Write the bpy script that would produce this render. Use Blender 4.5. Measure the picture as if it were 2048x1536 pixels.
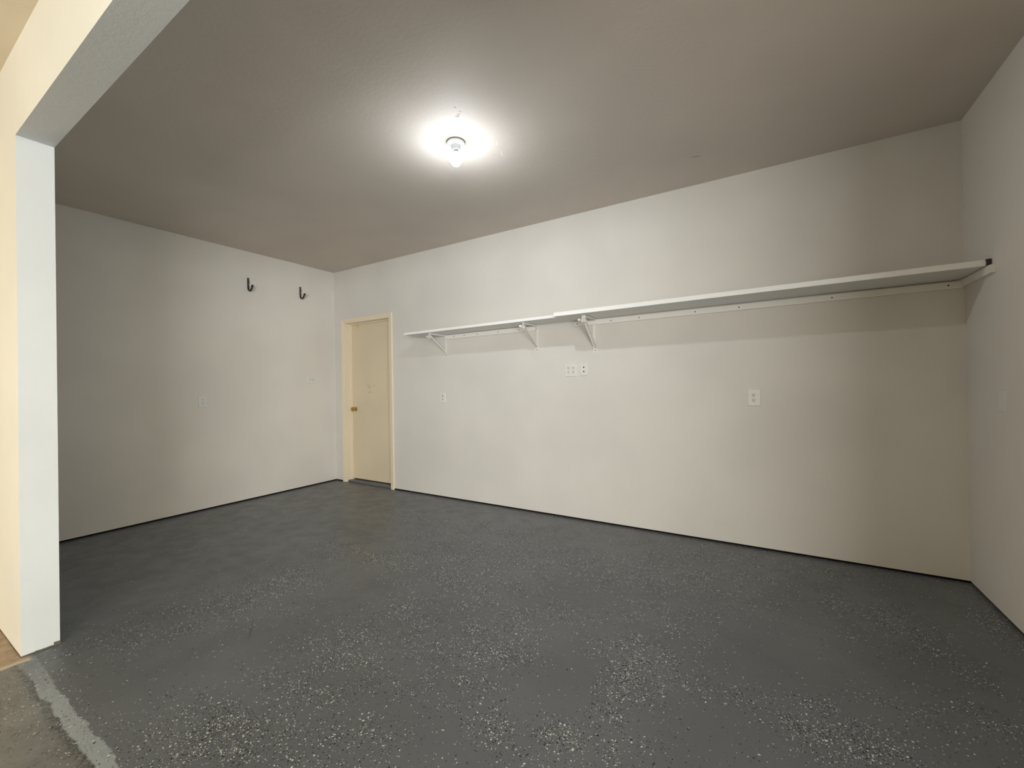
import bpy, bmesh, math, random
from mathutils import Vector, Matrix
random.seed(7)
C = bpy.context.scene.collection
S = bpy.context.scene
for o in list(bpy.data.objects): bpy.data.objects.remove(o)

# room dimensions in metres; x along the shelf wall, y towards the shelf wall (y = 0), z up
W, H = 5.934, 2.762            # bay width, bay ceiling
PX, PN, PF, HZ = 1.967, -3.080, -2.955, 2.420   # opening: post edge, near face, far face, underside
GH, GY, GX, GR = 2.835, -8.2, -3.4, 12.2 # garage ceiling, rear wall, far left wall, far right wall
DX0, DX1 = 6.6, 11.9           # garage door opening in the rear wall

# ---------------------------------------------------------------- camera
cam = bpy.data.cameras.new('camera'); co = bpy.data.objects.new('camera', cam); C.objects.link(co)
cam.sensor_width = 36; cam.lens = 839.1 / 2048 * 36; cam.clip_start = .02
R_ = Vector((0.85300722, 0.52165695, -0.01589689)); U_ = Vector((0.01569323, 0.00480834, 0.99986529)); F_ = Vector((-0.52166312, 0.85314179, 0.00408493))
m = Matrix.Identity(4)
for i in range(3):
    m[i][0] = R_[i]; m[i][1] = U_[i]; m[i][2] = -F_[i]
m.translation = (4.92835, -3.54375, 1.22)
co.matrix_world = m
S.camera = co

# ---------------------------------------------------------------- light and exposure
S.view_settings.view_transform = 'Standard'; S.view_settings.look = 'None'
S.view_settings.exposure = -0.33; S.view_settings.gamma = 1; S.view_settings.use_curve_mapping = False
wd = bpy.data.worlds.new('sky'); S.world = wd; wd.use_nodes = True
bg = wd.node_tree.nodes['Background']; bg.inputs[0].default_value = (.80, .90, 1, 1); bg.inputs[1].default_value = 1.0
BULB = 1250.0                    # emission strength of the bulb glass
def area(name, loc, rot, sx, sy, power, col):
    l = bpy.data.lights.new(name, 'AREA'); l.shape = 'RECTANGLE'; l.size = sx; l.size_y = sy; l.energy = power; l.color = col
    o = bpy.data.objects.new(name, l); C.objects.link(o); o.location = loc; o.rotation_euler = rot; return o
# daylight coming in through the open garage door, behind the camera and to its right (faces +y)
area('daylight', (DX0 / 2 + DX1 / 2, GY - .02, 1.2), (math.radians(90), 0, 0), DX1 - DX0 - .1, 2.2, 1000, (.99, .99, .98))
# added warm fill for bounced sunlight, far left in the main garage (faces +x)
area('warm_fill', (GX + .03, -6.2, 1.3), (math.radians(90), 0, math.radians(-90)), 2.4, 1.6, 150, (1, .86, .66))
WORN = [(2.294, -2.324, 0.0426, 0.0223, 0.1536, 0.55), (2.303, -2.037, 0.03, 0.0002, 0.0373, 0.75), (2.213, -1.882, 0.0148, -0.0047, 0.0283, 0.6), (1.991, -1.521, 0.0542, -0.0064, 0.0032, 0.6), (2.44, -1.488, 0.1216, -0.0166, 0.0056, 0.9), (3.063, -1.488, 0.0983, -0.0161, 0.0138, 0.6), (3.049, -1.322, 0.1687, -0.0334, 0.0514, 0.65), (3.124, -0.809, 0.2956, -0.0188, 0.0738, 0.45), (2.083, -0.671, 0.0796, 0.0168, 0.0362, 0.35), (3.165, -1.889, 0.0162, -0.0001, 0.0302, 0.5), (3.298, -1.619, 0.0962, -0.0139, 0.0155, 0.5), (3.212, -2.25, 0.0378, 0.0047, 0.056, 0.5), (3.495, -2.042, 0.0833, 0.0158, 0.0434, 0.35), (3.81, -1.948, 0.0302, -0.0144, 0.0381, 0.7), (3.85, -1.639, 0.0218, 0.002, 0.0069, 0.55), (3.885, -1.536, 0.0367, 0.0038, 0.01, 0.4), (4.4, -1.782, 0.0055, -0.0077, 0.0505, 1.0), (4.471, -1.686, 0.02, -0.0018, 0.0247, 0.6), (4.348, -1.638, 0.0103, 0.0041, 0.0085, 0.6), (4.496, -2.018, 0.0156, 0.0011, 0.0302, 0.65), (4.274, -2.223, 0.0295, 0.0117, 0.0184, 0.5), (4.088, -2.256, 0.0128, -0.0007, 0.0125, 0.5), (4.478, -2.195, 0.0294, 0.0152, 0.0153, 0.45), (3.219, -2.791, 0.025, 0.0121, 0.0163, 0.8), (2.938, -2.873, 0.0101, 0.0052, 0.01, 0.45), (3.272, -2.619, 0.0184, 0.0014, 0.0154, 0.5), (3.381, -2.817, 0.0301, 0.0196, 0.0218, 0.6), (3.688, -2.614, 0.0226, 0.0118, 0.0164, 0.6), (3.394, -2.485, 0.0144, 0.0091, 0.0263, 0.45), (3.091, -2.559, 0.0031, 0.0007, 0.0077, 0.35), (4.538, -0.656, 0.0973, 0.0128, 0.0489, 0.55), (4.444, -1.245, 0.0455, 0.0097, 0.0471, 0.3), (4.742, -0.279, 0.353, 0.0412, 0.022, 0.4), (5.278, -0.711, 0.0113, -0.0062, 0.0173, 0.5), (5.482, -0.78, 0.0095, -0.0052, 0.0295, 0.7), (5.327, -1.03, 0.0092, -0.0022, 0.0047, 0.3), (4.708, -1.689, 0.0238, -0.0042, 0.0106, 0.35), (4.833, -1.738, 0.0084, -0.0013, 0.0033, 0.5), (5.072, -1.627, 0.0056, 0.0011, 0.0032, 0.65), (5.078, -1.729, 0.018, 0.0015, 0.0094, 0.75), (5.195, -1.753, 0.0232, 0.0047, 0.0064, 0.6), (5.245, -1.44, 0.0032, -0.0, 0.0019, 0.5), (5.508, -1.426, 0.0119, 0.0018, 0.0099, 0.4), (5.872, -0.454, 0.0043, 0.0072, 0.0364, 0.7), (5.902, -0.236, 0.0011, 0.0018, 0.021, 0.5), (4.078, -0.832, 0.2301, 0.0101, 0.0524, 0.5), (3.57, -0.837, 0.2141, -0.0065, 0.0617, 0.4), (2.179, -2.451, 0.0088, 0.0037, 0.0156, 0.5), (5.605, -1.029, 0.0047, -0.0029, 0.0208, 0.3), (3.8, -2.311, 0.0234, 0.0051, 0.0126, 0.3), (2.314, -2.812, 0.0077, 0.0029, 0.0088, 0.3), (2.22, -2.822, 0.0041, 0.0011, 0.0041, 0.3)]
CLEAN = [(4.139, -2.035, 0.0205, 0.0035, 0.0186, 0.9), (3.051, -1.614, 0.0685, -0.0083, 0.0034, 0.7), (2.636, -1.809, 0.087, -0.0099, 0.0094, 0.7), (2.624, -2.589, 0.0478, 0.0342, 0.0477, 0.6), (4.659, -1.974, 0.0151, 0.0055, 0.0236, 0.9), (3.787, -2.432, 0.0118, 0.0028, 0.0058, 0.6), (4.009, -2.471, 0.0303, 0.0166, 0.0111, 0.4), (1.252, -1.908, 0.3241, 0.0699, 0.3664, 0.8), (1.176, -0.691, 0.3104, -0.1333, 0.1582, 0.6), (5.025, -1.365, 0.0707, 0.0175, 0.0226, 0.6), (2.695, -2.789, 0.0353, 0.0148, 0.0106, 0.4)]
CRACK = (2.662, -2.421, 0.143, 0.006, -0.564)

# ---------------------------------------------------------------- materials
def mat(name, col, rough=.6, metal=0, spec=.5, emit=None, estr=0):
    m = bpy.data.materials.new(name); m.use_nodes = True
    b = m.node_tree.nodes['Principled BSDF']
    b.inputs['Base Color'].default_value = (*col, 1); b.inputs['Roughness'].default_value = rough
    b.inputs['Metallic'].default_value = metal; b.inputs['Specular IOR Level'].default_value = spec
    if emit:
        b.inputs['Emission Color'].default_value = (*emit, 1); b.inputs['Emission Strength'].default_value = estr
    return m
class NT:
    def __init__(s, m): s.t = m.node_tree; s.n = s.t.nodes; s.b = s.n['Principled BSDF']
    def L(s, a, b): s.t.links.new(a, b)
    def new(s, ty, **k):
        n = s.n.new(ty)
        for a, v in k.items(): setattr(n, a, v)
        return n
    def m(s, op, a, b=None, c=None, clamp=False):
        n = s.n.new('ShaderNodeMath'); n.operation = op; n.use_clamp = clamp
        for i, v in enumerate((a, b, c)):
            if v is None: continue
            if isinstance(v, (int, float)): n.inputs[i].default_value = v
            else: s.L(v, n.inputs[i])
        return n.outputs[0]
    def ss(s, v, lo, hi, a=0, b=1):
        n = s.n.new('ShaderNodeMapRange'); n.interpolation_type = 'SMOOTHSTEP'
        s.L(v, n.inputs['Value'])
        for k, x in (('From Min', lo), ('From Max', hi), ('To Min', a), ('To Max', b)): n.inputs[k].default_value = x
        return n.outputs['Result']
    def mix(s, f, a, b):
        n = s.n.new('ShaderNodeMix'); n.data_type = 'RGBA'
        for sock, v in ((n.inputs[0], f), (n.inputs[6], a), (n.inputs[7], b)):
            if isinstance(v, tuple): sock.default_value = (*v, 1)
            elif isinstance(v, (int, float)): sock.default_value = v
            else: s.L(v, sock)
        return n.outputs[2]
    def noise(s, scale, detail=2, vec=None, rough=.5):
        n = s.n.new('ShaderNodeTexNoise'); n.inputs['Scale'].default_value = scale; n.inputs['Detail'].default_value = detail; n.inputs['Roughness'].default_value = rough
        if vec is not None: s.L(vec, n.inputs['Vector'])
        return n.outputs['Fac']
    def bump(s, h, strength, dist):
        n = s.n.new('ShaderNodeBump'); n.inputs['Strength'].default_value = strength; n.inputs['Distance'].default_value = dist
        s.L(h, n.inputs['Height']); s.L(n.outputs[0], s.b.inputs['Normal'])

def painted(name, col, rough=.75, tex=1.0, tint=.03):
    m = mat(name, col, rough, spec=.35); t = NT(m)
    v = t.new('ShaderNodeNewGeometry').outputs['Position']
    big = t.noise(1.3, 3, v); fine = t.noise(160, 3, v); mid = t.noise(45, 2, v)
    c2 = tuple(x * (1 - tint * 2) for x in col)
    t.L(t.mix(t.ss(big, .35, .65), col, c2), t.b.inputs['Base Color'])
    h = t.m('ADD', t.m('MULTIPLY', fine, .5), mid)
    t.bump(h, .35 * tex, .0015)
    return m, t
WHITE = (.72, .69, .635)
M_wall, _ = painted('wall_paint', WHITE)
M_garage, _ = painted('garage_paint', (.82, .80, .70))
M_gceil, _ = painted('garage_ceiling_paint', (.78, .69, .53), tex=1.6)
M_ceil, tc = painted('ceiling_paint', (.66, .60, .53), tex=1.3)
# scuffs near the lamp: grey touch marks and two pale scratches
pos = tc.new('ShaderNodeNewGeometry').outputs['Position']
def blob(t, pos, cx, cy, rx, ry, ang, soft=.6):
    mp = t.new('ShaderNodeMapping', vector_type='TEXTURE')
    mp.inputs['Location'].default_value = (cx, cy, 0); mp.inputs['Rotation'].default_value = (0, 0, ang); mp.inputs['Scale'].default_value = (rx, ry, 1e6)
    t.L(pos, mp.inputs['Vector'])
    l = t.new('ShaderNodeVectorMath', operation='LENGTH'); t.L(mp.outputs[0], l.inputs[0])
    return t.ss(l.outputs['Value'], soft, 1.0, 1, 0)
base = tc.b.inputs['Base Color'].links[0].from_socket
dark = None
nz = tc.ss(tc.noise(60, 2, pos), .35, .55)
for a in ((3.475, -1.723, .008, .008, 0), (3.462, -1.672, .035, .011, -.5), (3.435, -1.655, .018, .008, .6), (3.405, -1.622, .009, .008, 0), (3.36, -1.57, .01, .007, .4), (3.385, -1.215, .008, .008, 0), (4.534, -.441, .05, .012, .3)):
    k = blob(tc, pos, *a); dark = k if dark is None else tc.m('MAXIMUM', dark, k)
dark = tc.m('MULTIPLY', tc.m('MULTIPLY', dark, nz), .55)
lite = tc.m('MAXIMUM', blob(tc, pos, 3.440, -1.195, .050, .004, 1.85, .5), blob(tc, pos, 3.478, -1.31, .035, .003, 2.2, .5))
c1 = tc.mix(dark, base, (.20, .18, .17)); c2 = tc.mix(tc.m('MULTIPLY', lite, .8), c1, (.85, .83, .8))
tc.L(c2, tc.b.inputs['Base Color'])

M_gap = mat('dark_gap', (.012, .011, .011), .9, spec=.1)
M_trim = mat('cream_gloss_trim', (.80, .70, .53), .42)
M_door, td = painted('cream_door_paint', (.74, .63, .45), .45, .4)
M_jamb, tj = painted('white_post_paint', (.70, .73, .725), .6, 1.4)
M_board = mat('white_melamine', (.74, .73, .70), .38)
M_edge = mat('white_board_edge', (.90, .89, .86), .35)
M_cleat = mat('cleat_paint', (.84, .81, .75), .55)
M_steel = mat('white_enamel_steel', (.80, .77, .71), .35)
M_plate = mat('white_plastic', (.76, .74, .69), .35)
M_plate2 = mat('painted_plate', (.70, .69, .655), .6)
M_face = mat('ivory_plastic', (.74, .70, .62), .35)
M_slot = mat('slot_dark', (.015, .012, .01), .8)
M_brass = mat('brass', (.62, .43, .14), .28, 1)
M_hook = mat('dark_bronze_hook', (.035, .028, .022), .5, .2)
M_screw = mat('screw_metal', (.45, .43, .4), .35, .9)
M_porc = mat('white_porcelain', (.72, .74, .76), .25)
M_bulb = mat('bulb_glow', (1, 1, 1), .3, emit=(.87, .93, 1), estr=BULB)
M_neck = mat('bulb_neck_glow', (1, 1, 1), .3, emit=(.87, .93, 1), estr=BULB * .026)
M_side = mat('bulb_side_glow', (1, 1, 1), .3, emit=(.87, .93, 1), estr=BULB * .034)
M_ring = mat('ring_grey', (.10, .10, .11), .7)  # even dark grey of the thin ring above the lampholder
# door smudges
pd = td.new('ShaderNodeTexCoord').outputs['Object']
sm = None
for cx, cz, rx, rz in ((.30, 1.235, .030, .014), (.33, 1.20, .045, .03), (.335, 1.13, .05, .02), (.42, 1.215, .02, .02), (.12, 2.0, .03, .05), (.35, .40, .012, .01)):
    mp = td.new('ShaderNodeMapping', vector_type='TEXTURE'); mp.inputs['Location'].default_value = (cx, 0, cz); mp.inputs['Scale'].default_value = (rx, 1e6, rz)
    td.L(pd, mp.inputs['Vector']); l = td.new('ShaderNodeVectorMath', operation='LENGTH'); td.L(mp.outputs[0], l.inputs[0])
    k = td.ss(l.outputs['Value'], 0, 1.2, 1, 0); sm = k if sm is None else td.m('MAXIMUM', sm, k)
bsd = td.b.inputs['Base Color'].links[0].from_socket
td.L(td.mix(td.m('MULTIPLY', sm, .35), bsd, (.35, .29, .22)), td.b.inputs['Base Color'])

# floor: worn grey epoxy with black and white paint flakes
M_floor = mat('flaked_garage_paint', (.12, .12, .12), .42); t = NT(M_floor)
P = t.new('ShaderNodeTexCoord').outputs['Object']
den = t.new('ShaderNodeAttribute', attribute_name='flake_density').outputs['Fac']
n_mid = t.noise(7, 4, P, .6); n_fine = t.noise(30, 3, P)
dm = t.m('MULTIPLY', den, t.m('MAXIMUM', t.ss(n_mid, .36, .62, .08, 1.15), t.m('POWER', den, 2.0)))
GREY = (.120, .128, .134)
grey = t.mix(t.ss(t.noise(2.2, 4, P), .35, .68), GREY, (.138, .148, .156))
grey = t.mix(t.m('MULTIPLY', t.ss(n_mid, .5, .75), t.m('MULTIPLY', den, .35)), grey, (.11, .107, .10))
sep = t.new('ShaderNodeSeparateXYZ'); t.L(P, sep.inputs[0])
wob = t.m('MULTIPLY', t.m('SUBTRACT', t.noise(9, 4, P, .65), .5), .055)
y = t.m('ADD', sep.outputs[1], wob); x = sep.outputs[0]; xw = t.m('ADD', x, wob)
# main garage floor in front of the header: dirtier, browner paint
out = t.ss(y, -3.098, -3.086, 1, 0)
dirt = t.mix(t.ss(t.noise(5, 5, P, .65), .3, .7), (.135, .135, .122), (.200, .198, .178))
dirt = t.mix(t.ss(t.noise(38, 4, P, .7), .54, .7), dirt, (.07, .065, .055))
col = t.mix(out, grey, dirt)
seam = t.m('MULTIPLY', t.ss(y, -3.135, -3.10, 0, 1), t.ss(y, -3.098, -3.09, 1, 0))
seam = t.m('MULTIPLY', seam, t.ss(t.noise(70, 3, P, .7), .42, .56))
col = t.mix(t.m('MULTIPLY', seam, .75), col, (.03, .032, .035))
# pale strip where the paint was patched under the header
strip = t.m('MULTIPLY', t.ss(y, -3.100, -3.092, 0, 1), t.ss(y, -3.050, -3.044, 1, 0))
strip = t.m('MULTIPLY', strip, t.ss(x, 2.02, 2.55, .25, 1))
col = t.mix(t.m('MULTIPLY', strip, .95), col, t.mix(n_fine, (.27, .30, .31), (.37, .40, .405)))
# bare concrete left of the post
bare = t.m('MULTIPLY', t.ss(xw, 2.015, 2.035, 1, 0), t.ss(y, -3.07, -3.05, 1, 0))
conc = t.mix(t.ss(t.noise(11, 5, P, .65), .3, .7), (.24, .165, .095), (.42, .31, .20))
rim = t.ss(xw, 1.965, 2.02, 0, 1)
conc = t.mix(rim, conc, (.55, .47, .34))
col = t.mix(bare, col, conc)
# hairline crack in the slab
cr = blob(t, P, *CRACK, .3)
col = t.mix(t.m('MULTIPLY', cr, .6), col, (.03, .03, .03))
# flakes
mw = mb = None
NV = t.new('ShaderNodeTexNoise'); NV.inputs['Scale'].default_value = 90; t.L(P, NV.inputs['Vector'])
sc = t.new('ShaderNodeVectorMath', operation='SCALE'); sc.inputs['Scale'].default_value = .010; t.L(NV.outputs['Color'], sc.inputs[0])
ad = t.new('ShaderNodeVectorMath', operation='ADD'); t.L(P, ad.inputs[0]); t.L(sc.outputs[0], ad.inputs[1])
def flakes(scale, rlo, rhi, amt, whiteshare, dens):
    v = t.new('ShaderNodeTexVoronoi', voronoi_dimensions='2D'); v.inputs['Scale'].default_value = scale; t.L(ad.outputs[0], v.inputs['Vector'])
    s3 = t.new('ShaderNodeSeparateColor'); t.L(v.outputs['Color'], s3.inputs[0])
    here = t.m('LESS_THAN', s3.outputs[0], t.m('MULTIPLY', dens, amt))
    rad = t.m('MULTIPLY_ADD', t.m('POWER', s3.outputs[1], 2.0), rhi - rlo, rlo)
    inside = t.m('LESS_THAN', v.outputs['Distance'], rad)
    f = t.m('MULTIPLY', here, inside)
    wsel = t.m('LESS_THAN', s3.outputs[2], whiteshare)
    return t.m('MULTIPLY', f, wsel), t.m('MULTIPLY', f, t.m('SUBTRACT', 1, wsel))
inb = t.m('SUBTRACT', 1, bare)
dd = t.m('MULTIPLY', t.m('ADD', dm, .012), inb)
sets = [flakes(125, .16, .42, .9, .32, dd), flakes(210, .20, .44, .8, .32, dd), flakes(62, .07, .25, .2, .62, t.m('MULTIPLY', t.m('ADD', dm, .035), inb))]
for a, b in sets:
    mw = a if mw is None else t.m('MAXIMUM', mw, a); mb = b if mb is None else t.m('MAXIMUM', mb, b)
col = t.mix(mb, col, (.004, .005, .008))
col = t.mix(mw, col, (.70, .70, .66))
t.L(col, t.b.inputs['Base Color'])
t.L(t.ss(n_mid, .3, .7, .30, .44), t.b.inputs['Roughness']); t.b.inputs['Specular IOR Level'].default_value = .38
hh = t.m('ADD', t.m('MULTIPLY', t.m('MAXIMUM', mw, mb), .6), t.m('MULTIPLY', t.noise(16, 3, P), .5))
hh = t.m('ADD', hh, t.m('MULTIPLY', t.noise(220, 2, P), t.m('MULTIPLY_ADD', den, .25, .06)))
t.bump(hh, .4, .0016)

# ---------------------------------------------------------------- mesh helpers
def box(bm, x0, x1, y0, y1, z0, z1, bev=0):
    r = bmesh.ops.create_cube(bm, size=1)
    vs = r['verts']
    for v in vs:
        v.co = Vector(((x0 + x1) / 2 + v.co.x * (x1 - x0), (y0 + y1) / 2 + v.co.y * (y1 - y0), (z0 + z1) / 2 + v.co.z * (z1 - z0)))
    if bev:
        es = list({e for v in vs for e in v.link_edges})
        bmesh.ops.bevel(bm, geom=es, offset=bev, segments=2, affect='EDGES', profile=.6)
    return vs
def boxes(L, bev=0):
    bm = bmesh.new()
    for b in L: box(bm, *b, bev=bev)
    return bm
def tube(bm, pts, r, seg=12, flat=1.0, cap=True, side=None):
    pts = [Vector(p) for p in pts]; rings = []
    n0 = side or Vector((0, 1, 0))
    for i, p in enumerate(pts):
        d = (pts[min(i + 1, len(pts) - 1)] - pts[max(i - 1, 0)]).normalized()
        u = n0 - d * n0.dot(d)
        if u.length < 1e-4: u = Vector((1, 0, 0)) - d * d.x
        u.normalize(); w = d.cross(u); rr = r[i] if isinstance(r, (list, tuple)) else r
        rings.append([bm.verts.new(p + u * math.cos(a) * rr + w * math.sin(a) * rr * flat) for a in [2 * math.pi * k / seg for k in range(seg)]])
    for a, b in zip(rings, rings[1:]):
        for k in range(seg): bm.faces.new((a[k], a[(k + 1) % seg], b[(k + 1) % seg], b[k]))
    if cap: bm.faces.new(rings[0][::-1]); bm.faces.new(rings[-1])
def lathe(bm, prof, M=Matrix.Identity(4), seg=32):
    rings = []
    for r, z in prof:
        rings.append([bm.verts.new(M @ Vector((max(r, 1e-5) * math.cos(2 * math.pi * k / seg), max(r, 1e-5) * math.sin(2 * math.pi * k / seg), z))) for k in range(seg)])
    for a, b in zip(rings, rings[1:]):
        for k in range(seg): bm.faces.new((a[k], a[(k + 1) % seg], b[(k + 1) % seg], b[k]))
    bm.faces.new(rings[0][::-1]); bm.faces.new(rings[-1])
def obj(name, bm, m, parent=None, smooth=False):
    bmesh.ops.recalc_face_normals(bm, faces=bm.faces)
    me = bpy.data.meshes.new(name); bm.to_mesh(me); bm.free()
    if isinstance(m, (list, tuple)):
        for q in m: me.materials.append(q)
    else: me.materials.append(m)
    if smooth:
        for p in me.polygons: p.use_smooth = True
        me.set_sharp_from_angle(angle=math.radians(40))
    o = bpy.data.objects.new(name, me); C.objects.link(o)
    if parent: o.parent = parent
    return o
def thing(name, label, cat, loc=(0, 0, 0), rot=(0, 0, 0), group=None):
    o = bpy.data.objects.new(name, None); C.objects.link(o); o.empty_display_size = .05
    o.location = loc; o.rotation_euler = rot; o['label'] = label; o['category'] = cat
    if group: o['group'] = group
    return o
def struct(name, bm, m, label=None, cat=None, smooth=False, parent=None):
    o = obj(name, bm, m, parent, smooth)
    if not parent:
        o['kind'] = 'structure'; o['label'] = label; o['category'] = cat
    return o
T = .12; GAP = .016

# ---------------------------------------------------------------- floor
def frange(a, b, s): n = max(1, round((b - a) / s)); return [a + (b - a) * i / n for i in range(n)]
xs = frange(GX, 0, .25) + frange(0, W, .025) + frange(W, GR, .25) + [GR]
ys = frange(GY, -3.6, .25) + frange(-3.6, .2, .025) + [.2]
def dens(x, y):
    v = 0
    for cx, cy, a, b, c, s in WORN:
        dx, dy = x - cx, y - cy; D = a * c - b * b
        q = (c * dx * dx - 2 * b * dx * dy + a * dy * dy) / D
        if q < 9: v = max(v, s * math.exp(-.5 * q * 1.1))
    for cx, cy, a, b, c, s in CLEAN:
        dx, dy = x - cx, y - cy; D = a * c - b * b
        q = (c * dx * dx - 2 * b * dx * dy + a * dy * dy) / D
        if q < 9: v *= 1 - s * math.exp(-.5 * q * q * .6)
    if y < -3.1: v = max(v, .06)
    if -3.14 < y < -3.02 and x > 2: v = max(v, .12)
    e = min(-y, abs(W - x))
    if x > .5 and y <= 0: v = max(v, .42 * max(0, min(1, (x - .6) / 1.5)) * math.exp(-(e / .07) ** 2))
    if y > 0: v = max(v, .35)
    return v
nx, ny = len(xs), len(ys)
vs = [(x, y, 0) for y in ys for x in xs]
fs = [(j * nx + i, j * nx + i + 1, (j + 1) * nx + i + 1, (j + 1) * nx + i) for j in range(ny - 1) for i in range(nx - 1)]
me = bpy.data.meshes.new('floor'); me.from_pydata(vs, [], fs); me.materials.append(M_floor)
at = me.attributes.new('flake_density', 'FLOAT', 'POINT'); at.data.foreach_set('value', [dens(v[0], v[1]) for v in vs])
fl = bpy.data.objects.new('floor', me); C.objects.link(fl)
fl['kind'] = 'structure'; fl['label'] = 'grey painted garage floor scattered with black and white paint flakes'; fl['category'] = 'floor'
# slab under the floor so that it has thickness
o = struct('trim_4', boxes([(GX, GR, GY, .2, -.12, -.004)]), M_gap, 'dark concrete slab edge under the painted floor', 'slab')

# ---------------------------------------------------------------- walls and ceilings
OX0, OX1, OZ = .217, 1.035, 2.062       # door opening
struct('wall_back', boxes([(-T, OX0 - .02, 0, T, GAP, H), (OX1 + .02, W + T, 0, T, GAP, H), (OX0 - .02, OX1 + .02, 0, T, OZ + .02, H)]), M_wall,
       'long off-white wall with the shelf and the cream door', 'wall')
struct('wall_left', boxes([(-T, 0, PF, 0, GAP, H)]), M_wall, 'grey-lit off-white wall with two dark hooks', 'wall')
struct('wall_right', boxes([(W, W + T, PF, 0, GAP, H)]), M_wall, 'dim off-white wall at the right end of the shelf', 'wall')
# near-black strips set in the gap under the drywall, carrying its shade as colour
struct('gap_strip_back', boxes([(0, OX0 - .03, .012, .1, -.003, GAP + .004), (OX1 + .03, W + .01, .012, .1, -.003, GAP + .004)]), M_gap, 'black gap line along the foot of the shelf wall', 'gap_strip')
struct('gap_strip_left', boxes([(-.1, -.012, PF, .012, -.003, GAP + .004)]), M_gap, 'black gap line along the foot of the hook wall', 'gap_strip')
struct('gap_strip_right', boxes([(W + .012, W + .1, PF, .012, -.003, GAP + .004)]), M_gap, 'black gap line along the foot of the right wall', 'gap_strip')
struct('ceiling', boxes([(-T, W + T, PF - .01, T, H, H + .1)]), M_ceil, 'taupe flat ceiling around the bare bulb lamp', 'ceiling')
struct('ceiling_garage', boxes([(GX, GR, GY, PN + .01, GH, GH + .1)]), M_gceil, 'cream ceiling of the main garage at upper left', 'ceiling')
# header wall: front face cream, jamb and underside whiter paint
bm = bmesh.new()
def hexa(bm, X0, X1, Y0, Y1, Z0, Z1, fm):
    vsx = box(bm, X0, X1, Y0, Y1, Z0, Z1)
    for f in {f for v in vsx for f in v.link_faces}:
        f.normal_update(); f.material_index = 0 if f.normal.y < -.9 and fm else 1
hexa(bm, GX, PX, PN, PF, .006, HZ, True)
hexa(bm, GX, GR, PN, PF, HZ, GH, True)
hexa(bm, W - .001, GR, PN, PF, .006, HZ, True)
bmesh.ops.remove_doubles(bm, verts=bm.verts, dist=1e-5)
struct('wall_front', bm, [M_garage, M_jamb], 'wall with a square post and header framing the opening at left', 'wall')
# chipped plaster foot of the post
bm = bmesh.new(); rr = random.Random(3)
prev = None; n = 16
for i in range(n):
    a = PN + .004 + (PF - .002 - PN) * i / n; b = PN + .004 + (PF - .002 - PN) * (i + 1) / n
    hgt = .004 + .004 * rr.random() + (.010 if i >= n - 3 else 0)
    box(bm, PX - .02, PX + .001 + .0025 * rr.random(), a, b, 0, hgt)
struct('trim_3', bm, mat('stained_plaster_foot', (.12, .10, .08), .9), 'chipped stained foot of the white post', 'trim')
# main garage shell behind the camera
struct('wall_garage_left', boxes([(GX - T, GX, GY, PN, 0, .5), (GX - T, GX, GY, PN, 2.1, GH), (GX - T, GX, GY, -7.4, .5, 2.1), (GX - T, GX, -5.0, PN, .5, 2.1)]), M_garage, 'cream side wall of the main garage', 'wall')
struct('wall_garage_right', boxes([(GR, GR + T, GY, PN, 0, GH)]), M_garage, 'cream far side wall of the main garage', 'wall')
struct('wall_garage_rear', boxes([(GX, DX0, GY - T, GY, 0, GH), (DX1, GR, GY - T, GY, 0, GH), (DX0, DX1, GY - T, GY, 2.3, GH)]), M_garage, 'cream wall around the open garage door', 'wall')

# ---------------------------------------------------------------- interior door
door = struct('door_1', boxes([(.003, .812, 0, .04, 0, 2.024)], bev=.0015), M_door, 'flat cream slab door in the corner beside the shelf wall', 'door')
door.location = (OX0 + .0015, .10, .034)
bm = bmesh.new(); lathe(bm, [(.0, 0), (.030, 0), (.031, .003), (.024, .009), (.012, .012), (.010, .028), (.017, .034), (.026, .042), (.0285, .052), (.026, .061), (.016, .067), (.0, .068)], Matrix.Translation((.062, 0, .912)) @ Matrix.Rotation(math.radians(90), 4, 'X'))
kb = obj('door_knob', bm, M_brass, door, True); kb['label'] = 'round brass door knob'
bm = boxes([(-.001, .004, .008, .03, .88, .945)]); obj('latch_plate', bm, M_brass, door)
# frame: jamb, stop and moulded casing
jl = [(OX0 - .02, OX0, 0, T + .01, 0, OZ + .02), (OX1, OX1 + .02, 0, T + .01, 0, OZ + .02), (OX0, OX1, 0, T + .01, OZ, OZ + .02)]
fr = struct('trim_1', boxes(jl), M_trim, 'cream moulded frame around the corner door', 'door frame')
st = obj('door_stop', boxes([(OX0, OX0 + .011, .07, .098, 0, OZ), (OX1 - .011, OX1, .07, .098, 0, OZ), (OX0 + .011, OX1 - .011, .07, .098, OZ - .011, OZ)]), M_trim, fr)
def casing(side):
    # profile (distance from opening edge, proud of the wall)
    prof = [(.004, 0), (.004, .009), (.010, .011), (.022, .011), (.026, .014), (.046, .016), (.052, .019), (.058, .018), (.060, .012), (.060, 0)]
    bm = bmesh.new(); rows = []
    for d, p in prof:
        if side == 'l': a, b = (OX0 - d, -p, 0), (OX0 - d, -p, OZ + d)
        elif side == 'r': a, b = (OX1 + d, -p, 0), (OX1 + d, -p, OZ + d)
        else: a, b = (OX0 - d, -p, OZ + d), (OX1 + d, -p, OZ + d)
        rows.append((bm.verts.new(a), bm.verts.new(b)))
    for i in range(len(rows)):
        a = rows[i]; b = rows[(i + 1) % len(rows)]; bm.faces.new((a[0], a[1], b[1], b[0]))
    bm.faces.new([r[0] for r in rows]); bm.faces.new([r[1] for r in rows][::-1])
    return bm
for sd in 'lrt': obj('casing', casing(sd), M_trim, fr)
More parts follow.
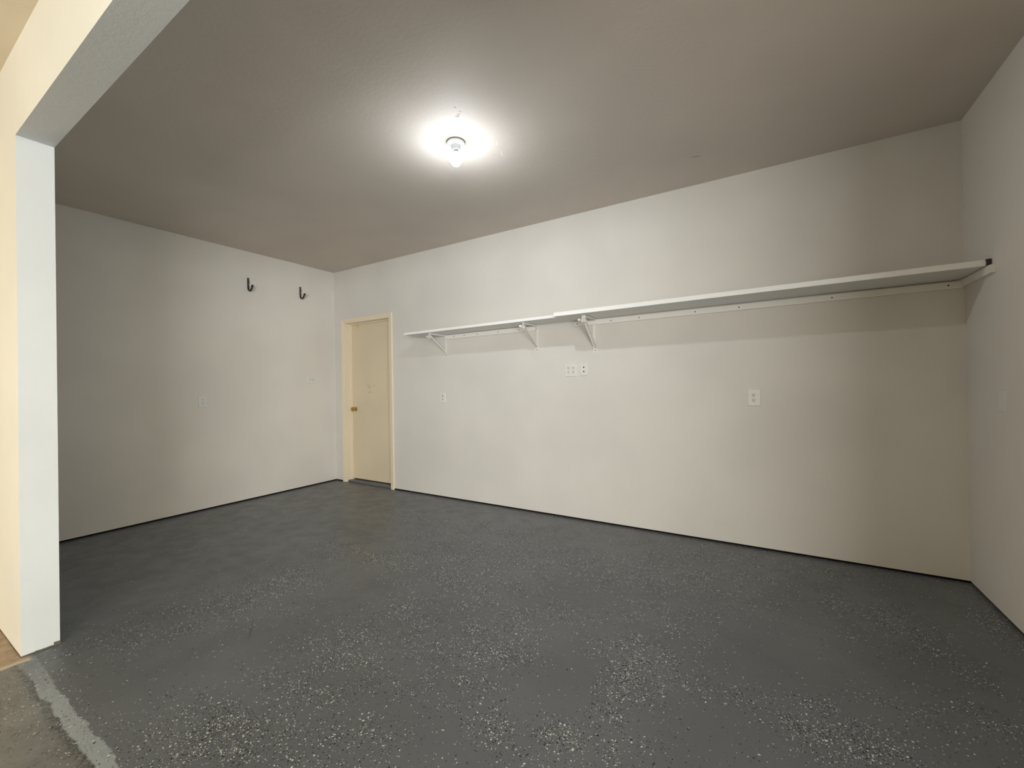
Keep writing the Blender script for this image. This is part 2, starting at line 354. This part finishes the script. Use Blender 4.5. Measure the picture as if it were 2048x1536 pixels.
struct('trim_2', boxes([(OX0, OX1, .015, .2, 0, .022)], bev=.004), M_floor, 'flaked grey threshold under the cream door', 'threshold')
struct('trim_5', boxes([(OX0 - .15, OX1 + .15, .20, .24, -.1, OZ + .15)]), M_gap, 'dark backing behind the cream door', 'backing')

# ---------------------------------------------------------------- ceiling lamp
LX, LY = 3.268, -1.462
lamp = thing('ceiling_lamp', 'bare glowing bulb in a round white ceiling lampholder', 'lamp', (LX, LY, H))
bm = bmesh.new(); lathe(bm, [(.0, 0), (.0575, 0), (.0575, -.003), (.0, -.003)]); obj('gasket', bm, M_ring, lamp, True)
bm = bmesh.new(); lathe(bm, [(.0, -.003), (.056, -.003), (.058, -.008), (.055, -.013), (.040, -.017), (.030, -.021), (.027, -.030), (.0255, -.046), (.024, -.052), (.018, -.052), (.017, -.045), (.0, -.045)])
obj('lampholder', bm, M_porc, lamp, True)
for k in (-1, 1):
    bm = bmesh.new(); lathe(bm, [(.0, -.016), (.0052, -.016), (.0052, -.019), (.003, -.0205), (.0, -.0205)], Matrix.Translation((.043 * k * .8, .043 * k * .45, 0)), 12)
    obj('screw', bm, M_screw, lamp, True)
bm = bmesh.new(); lathe(bm, [(.0, -.046), (.013, -.046), (.0135, -.062), (.016, -.066), (.0, -.066)]); obj('bulb_base', bm, M_screw, lamp, True)
prof = [(.0, -.0655), (.0155, -.066), (.019, -.078), (.028, -.091), (.0318, -.100), (.0335, -.108), (.034, -.116), (.0333, -.122), (.030, -.132), (.020, -.142), (.010, -.148), (.0, -.149)]
bm = bmesh.new(); lathe(bm, prof, seg=24); lb = obj('light_bulb', bm, [M_bulb, M_neck, M_side], lamp, True)
for p in lb.data.polygons:
    p.material_index = 1 if p.center.z > -.098 else 2 if p.center.z > -.120 else 0

# ---------------------------------------------------------------- shelf boards, cleats and brackets
def wedge(bm, x0, x1, y0, y1, za, zb, th):      # board whose height changes slightly along x
    for v in box(bm, x0, x1, y0, y1, 0, th): v.co.z += za + (zb - za) * (v.co.x - x0) / (x1 - x0)
def board(name, label, x0, x1, dep, za, zb, th):
    t = thing(name, label, 'shelf', (x0, 0, za), group='shelf boards on the long wall')
    bm = bmesh.new(); wedge(bm, 0, x1 - x0, -dep + .0015, -.001, 0, zb - za, th); obj('board', bm, M_board, t)
    bm = bmesh.new(); wedge(bm, 0, x1 - x0, -dep, -dep + .0015, 0, zb - za, th); e = obj('edge_band', bm, M_edge, t)
    return t
board('wall_shelf', 'thinner white shelf board ending near the cream door', 1.590, 3.3975, .300, 1.781, 1.7955, .024)
board('wall_shelf', 'thicker deeper white shelf board running to the right wall', 3.3985, 5.912, .357, 1.7945, 1.8115, .032)
def cleat(label, x0, x1, za, zb, h, th=.019, marks=()):
    t = thing('shelf_cleat', label, 'cleat', (x0, 0, za), group='battens under the wall shelf')
    bm = bmesh.new(); wedge(bm, 0, x1 - x0, -th, -.0005, -h, zb - za - h, h); obj('batten', bm, M_cleat, t)
    for mx in marks:
        bm = bmesh.new(); lathe(bm, [(0, 0), (.0045, 0), (.0045, .0012), (0, .0012)], Matrix.Translation((mx - x0, -th, -h * .5 + (zb - za) * (mx - x0) / (x1 - x0))) @ Matrix.Rotation(math.radians(90), 4, 'X'), 10)
        obj('nail_head', bm, M_slot, t, True)
    return t
cleat('white batten under the thinner shelf board beside the door', 1.925, 3.040, 1.7805, 1.7855, .044, marks=(2.05, 2.19, 2.36, 2.62, 2.86))
cleat('long white batten under the thicker shelf board', 3.436, 5.932, 1.786, 1.8020, .042, marks=(3.47, 3.78, 4.02, 4.45, 4.75, 5.30, 5.86))
t = thing('shelf_cleat', 'short white batten on the right wall under the shelf end', 'cleat', (W, -.0195, 1.8075), group='battens under the wall shelf')
bm = bmesh.new(); box(bm, -.019, -.0005, -.385, 0, -.042, 0); obj('batten', bm, M_cleat, t)
t = thing('shelf_gap_filler', 'small dark shadow-gap clip at the right end of the shelf', 'filler', (5.914, -.357, 1.8115))  # dark pieces added for the shade in the gap at the shelf end
obj('plate', boxes([(0, .0185, -.006, -.003, 0, .034)], .0008), M_hook, t); obj('filler_top', boxes([(0, .0185, -.003, .03, .030, .034)]), M_hook, t)

def bracket(label, x, ztop, zbot, w, arm, ball):
    t = thing('shelf_bracket', label, 'bracket', (x, 0, 0), group='white brackets under the wall shelf')
    th = .0025
    # wall leg: shallow channel
    L = [(-w / 2, w / 2, -th - .0005, -.0005, zbot, ztop), (-w / 2, -w / 2 + th, -.012, -th, zbot + .03, ztop), (w / 2 - th, w / 2, -.012, -th, zbot + .03, ztop)]
    obj('wall_leg', boxes(L, .0006), M_steel, t)
    # top arm under the board
    aw = w * .42
    L = [(-aw, aw, -arm, -.002, ztop - th, ztop), (-aw, -aw + th, -arm, -.002, ztop - .014, ztop), (aw - th, aw, -arm, -.002, ztop - .014, ztop)]
    obj('top_arm', boxes(L, .0006), M_steel, t)
    # diagonal brace, U section
    a = Vector((0, -arm + .012, ztop - .022)); b = Vector((0, -.010, zbot + .055))
    d = (b - a).normalized(); n = Vector((1, 0, 0)).cross(d).normalized(); bw = w * .34
    bm = bmesh.new()
    for x0, x1, n0, n1 in ((-bw, bw, 0, th), (-bw, -bw + th, -.010, 0), (bw - th, bw, -.010, 0)):
        q = [a + Vector((xx, 0, 0)) + n * nn for nn in (n0, n1) for xx in (x0, x1)]
        r = [b + Vector((xx, 0, 0)) + n * nn for nn in (n0, n1) for xx in (x0, x1)]
        va = [bm.verts.new(v) for v in q]; vb = [bm.verts.new(v) for v in r]
        for i, j in ((0, 1), (1, 3), (3, 2), (2, 0)): bm.faces.new((va[i], va[j], vb[j], vb[i]))
        bm.faces.new((va[0], va[2], va[3], va[1])); bm.faces.new((vb[0], vb[1], vb[3], vb[2]))
    obj('brace', bm, M_steel, t)
    # rod hook at the nose: half-round saddle
    bm = bmesh.new(); cy, cz, rr = -arm - .006, ztop - .040, .020
    pts = [(0, -arm - .004, ztop - .001), (0, -arm - .004, ztop - .012), (0, -arm - .004, cz + .012), (0, -arm + .010, cz)] + [(0, cy + .018 * math.cos(a_), cz - rr * math.sin(a_)) for a_ in [math.pi * k / 8 for k in range(1, 8)]] + [(0, cy - .018, cz + .004)]
    hw = w * .43
    rings = []
    for q, p in enumerate(pts):
        a0, a1 = pts[max(q - 1, 0)], pts[min(q + 1, len(pts) - 1)]
        ty, tz = a1[1] - a0[1], a1[2] - a0[2]; ln = math.hypot(ty, tz)
        oy, oz = -tz / ln * .0025, ty / ln * .0025
        rings.append([bm.verts.new((sx * hw, p[1] + k_ * oy, p[2] + k_ * oz)) for sx, k_ in ((-1, 0), (1, 0), (1, 1), (-1, 1))])
    for r0, r1 in zip(rings, rings[1:]):
        for k_ in range(4): bm.faces.new((r0[k_], r0[(k_ + 1) % 4], r1[(k_ + 1) % 4], r1[k_]))
    bm.faces.new(rings[0][::-1]); bm.faces.new(rings[-1])
    obj('rod_hook', bm, M_steel, t)
    # round rivet end sticking out on the door side
    bm = bmesh.new(); k = ball
    lathe(bm, [(.004, -.004), (.004, .010), (.35 * k, .012), (.8 * k, .016), (k, .022), (k, .028), (.8 * k, .034), (.4 * k, .038), (.0, .039)], Matrix.Translation((-hw - .002, -arm + .004, ztop - .034)) @ Matrix.Rotation(math.radians(-90), 4, 'Y'), 16)
    obj('round_end', bm, M_edge, t, True)
    for z in (zbot + .014, zbot + .042, ztop - .032):
        bm = bmesh.new(); lathe(bm, [(0, 0), (.0045, 0), (.004, .002), (0, .0022)], Matrix.Translation((0, -th - .0005, z)) @ Matrix.Rotation(math.radians(90), 4, 'X'), 10)
        obj('screw', bm, M_slot, t, True)
    return t
bracket('white steel bracket under the thin shelf, nearest the door', 1.921, 1.7835, 1.553, .014, .262, .008)
bracket('white steel bracket at the right end of the short batten', 3.050, 1.7925, 1.545, .015, .262, .011)
bracket('wide white steel bracket under the thicker shelf board', 3.629, 1.7955, 1.504, .040, .262, .0125)

# ---------------------------------------------------------------- electrical plates
def cyl_y(x, z, r, d0, d1, seg=14):
    bm = bmesh.new(); lathe(bm, [(0, d0), (r, d0), (r, d1), (0, d1)], Matrix.Translation((x, 0, z)) @ Matrix.Rotation(math.radians(90), 4, 'X'), seg); return bm
def cover(t, w, h, m=None, d=.0065):
    bm = bmesh.new(); vsx = box(bm, -w / 2, w / 2, -d, -.0003, -h / 2, h / 2)
    for v in bm.verts:
        if v.co.y < -.003: v.co.x *= 1 - .006 / w; v.co.z *= 1 - .006 / h
    bmesh.ops.bevel(bm, geom=[e for e in bm.edges if all(v.co.y < -.003 for v in e.verts)], offset=.0015, segments=2, affect='EDGES')
    return obj('cover_plate', bm, m or M_plate, t)
def receptacle(t, x, z, m=M_face, flip=False, d=.0065, dark=M_slot):
    bm = bmesh.new(); n = 20; ring = []
    for k in range(n):
        a = 2 * math.pi * k / n; ring.append((.0172 * math.cos(a), max(-.0142, min(.0142, .0172 * math.sin(a)))))
    r0 = [bm.verts.new((x + a, -d + .001, z + b)) for a, b in ring]; r1 = [bm.verts.new((x + a, -d - .0018, z + b)) for a, b in ring]
    for k in range(n): bm.faces.new((r0[k], r0[(k + 1) % n], r1[(k + 1) % n], r1[k]))
    bm.faces.new(r1); bm.faces.new(r0[::-1])
    f = obj('receptacle', bm, m, t); s = -1 if flip else 1; dd = -d - .0018
    obj('slot', boxes([(x - .0078, x - .0048, dd - .0002, dd + .0008, z - .001 * s - .0045 + .003 * s, z + .0045 + .003 * s)]), dark, f)
    obj('slot', boxes([(x + .0048, x + .0078, dd - .0002, dd + .0008, z - .0035 + .003 * s, z + .0045 + .003 * s)]), dark, f)
    bm = cyl_y(x, z - .0075 * s, .0032, -dd - .0008, -dd + .0002, 10); obj('slot', bm, dark, f)
def screw(t, x, z, m=M_plate, d=.0065): obj('screw', cyl_y(x, z, .003, d - .0003, d + .0009, 10), m, t)
RL = (0, 0, math.radians(90))      # local -y faces +x, for the left wall
RR = (0, 0, math.radians(-90))     # local -y faces -x, for the right wall
t = thing('wall_outlet', 'white double outlet alone on the right half of the shelf wall', 'outlet', (4.836, 0, 1.105), group='wall outlets'); cover(t, .082, .122)
receptacle(t, -.002, .0195); receptacle(t, -.002, -.0195); screw(t, -.002, 0, M_screw)
t = thing('wall_outlet', 'square ivory plate with four sockets below the shelf', 'outlet', (3.396, 0, 1.355), group='wall outlets'); cover(t, .118, .120)
for x in (-.023, .023):
    for z in (.0195, -.0195): receptacle(t, x, z)
    screw(t, x, 0, M_screw)
t = thing('cable_plate', 'ivory plate with two black round jacks beside the four-socket plate', 'cable plate', (3.5205, 0, 1.356)); cover(t, .070, .114)
for z in (.019, -.019):
    bm = cyl_y(0, z, .0068, .0055, .0095, 6); j = obj('jack', bm, M_slot, t)
screw(t, 0, .048, M_screw); screw(t, 0, -.048)
t = thing('light_switch', 'white wall switch between the door and the four-socket plate', 'switch', (1.868, 0, 1.101)); cover(t, .074, .116)
obj('switch_recess', boxes([(-.0065, .0065, -.0070, -.0062, -.026, .026)]), mat('grey_recess', (.36, .34, .31), .6), t)
bm = bmesh.new(); box(bm, -.0045, .0045, -.019, -.0068, -.010, .008)
for v in bm.verts:
    if v.co.y < -.015: v.co.z = v.co.z * .7 - .006
obj('toggle', bm, M_plate, t)
screw(t, 0, .042); screw(t, 0, -.042)
t = thing('wall_outlet', 'painted-over outlet low on the left wall', 'outlet', (0, -1.540, 1.106), RL, 'wall outlets'); cover(t, .078, .118, M_plate2)
g2 = mat('painted_slot', (.10, .095, .085), .8)
receptacle(t, 0, .0195, M_plate2, True, dark=g2); receptacle(t, 0, -.0195, M_plate2, True, dark=g2); screw(t, 0, 0, g2)
t = thing('switch_plate', 'painted double plate below the dark hooks near the corner', 'switch plate', (0, -.340, 1.335), RL); cover(t, .118, .098, M_plate2)
obj('jack', cyl_y(-.022, .004, .0055, .0055, .0085, 8), g2, t)
obj('toggle', boxes([(.016, .025, -.013, -.0062, -.010, .010)], .001), M_plate2, t)
obj('recess', boxes([(.013, .028, -.0068, -.0062, -.018, .018)]), mat('painted_recess', (.42, .41, .37), .7), t)
t = thing('blank_plate', 'plain painted cover plate on the right wall', 'cover plate', (W, -.448, 1.104), RR); cover(t, .078, .112, M_plate2, .004)
screw(t, 0, .04, M_plate2, .004); screw(t, 0, -.04, M_plate2, .004)

# ---------------------------------------------------------------- wall hooks
def hook(label, y, z, h=.120):
    t = thing('wall_hook', label, 'hook', (0, y, z), group='dark hooks on the left wall')
    bm = bmesh.new(); r = .030; cx = .044
    pts = [(.0095, 0, 0), (.0095, 0, -h * .5), (.0095, 0, -h + r * .6)]
    pts += [(cx - .034 * math.cos(a), 0, -h + .008 - .030 * math.sin(a)) for a in [math.pi * k / 12 for k in range(1, 10)]]
    px, _, pz = pts[-1]; pts += [(px + .016, 0, pz + .020), (px + .026, 0, pz + .036)]
    tube(bm, pts, .0095, 10); obj('rod', bm, M_hook, t, True)
    bm = bmesh.new(); px, _, pz = pts[-1]; tube(bm, [(px - .006, 0, pz - .010), (px, 0, pz), (px + .006, 0, pz + .010)], [.0108, .0125, .0095], 10); obj('tip', bm, mat('black_rubber', (.01, .009, .01), .6), t, True)
    obj('mount_plate', boxes([(.0004, .004, -.0075, .0075, -h * .8, .006)], .001), M_hook, t)
    for zz in (-.020, -.072):
        bm = bmesh.new(); lathe(bm, [(0, 0), (.006, 0), (.004, .003), (0, .0035)], Matrix.Translation((.0185, 0, zz)) @ Matrix.Rotation(math.radians(90), 4, 'Y'), 10); obj('screw', bm, M_screw, t, True)
    return t
hook('dark metal hook on the left wall, farther from the corner', -1.087, 2.462)
hook('dark metal hook on the left wall, nearer the corner', -.478, 2.478)
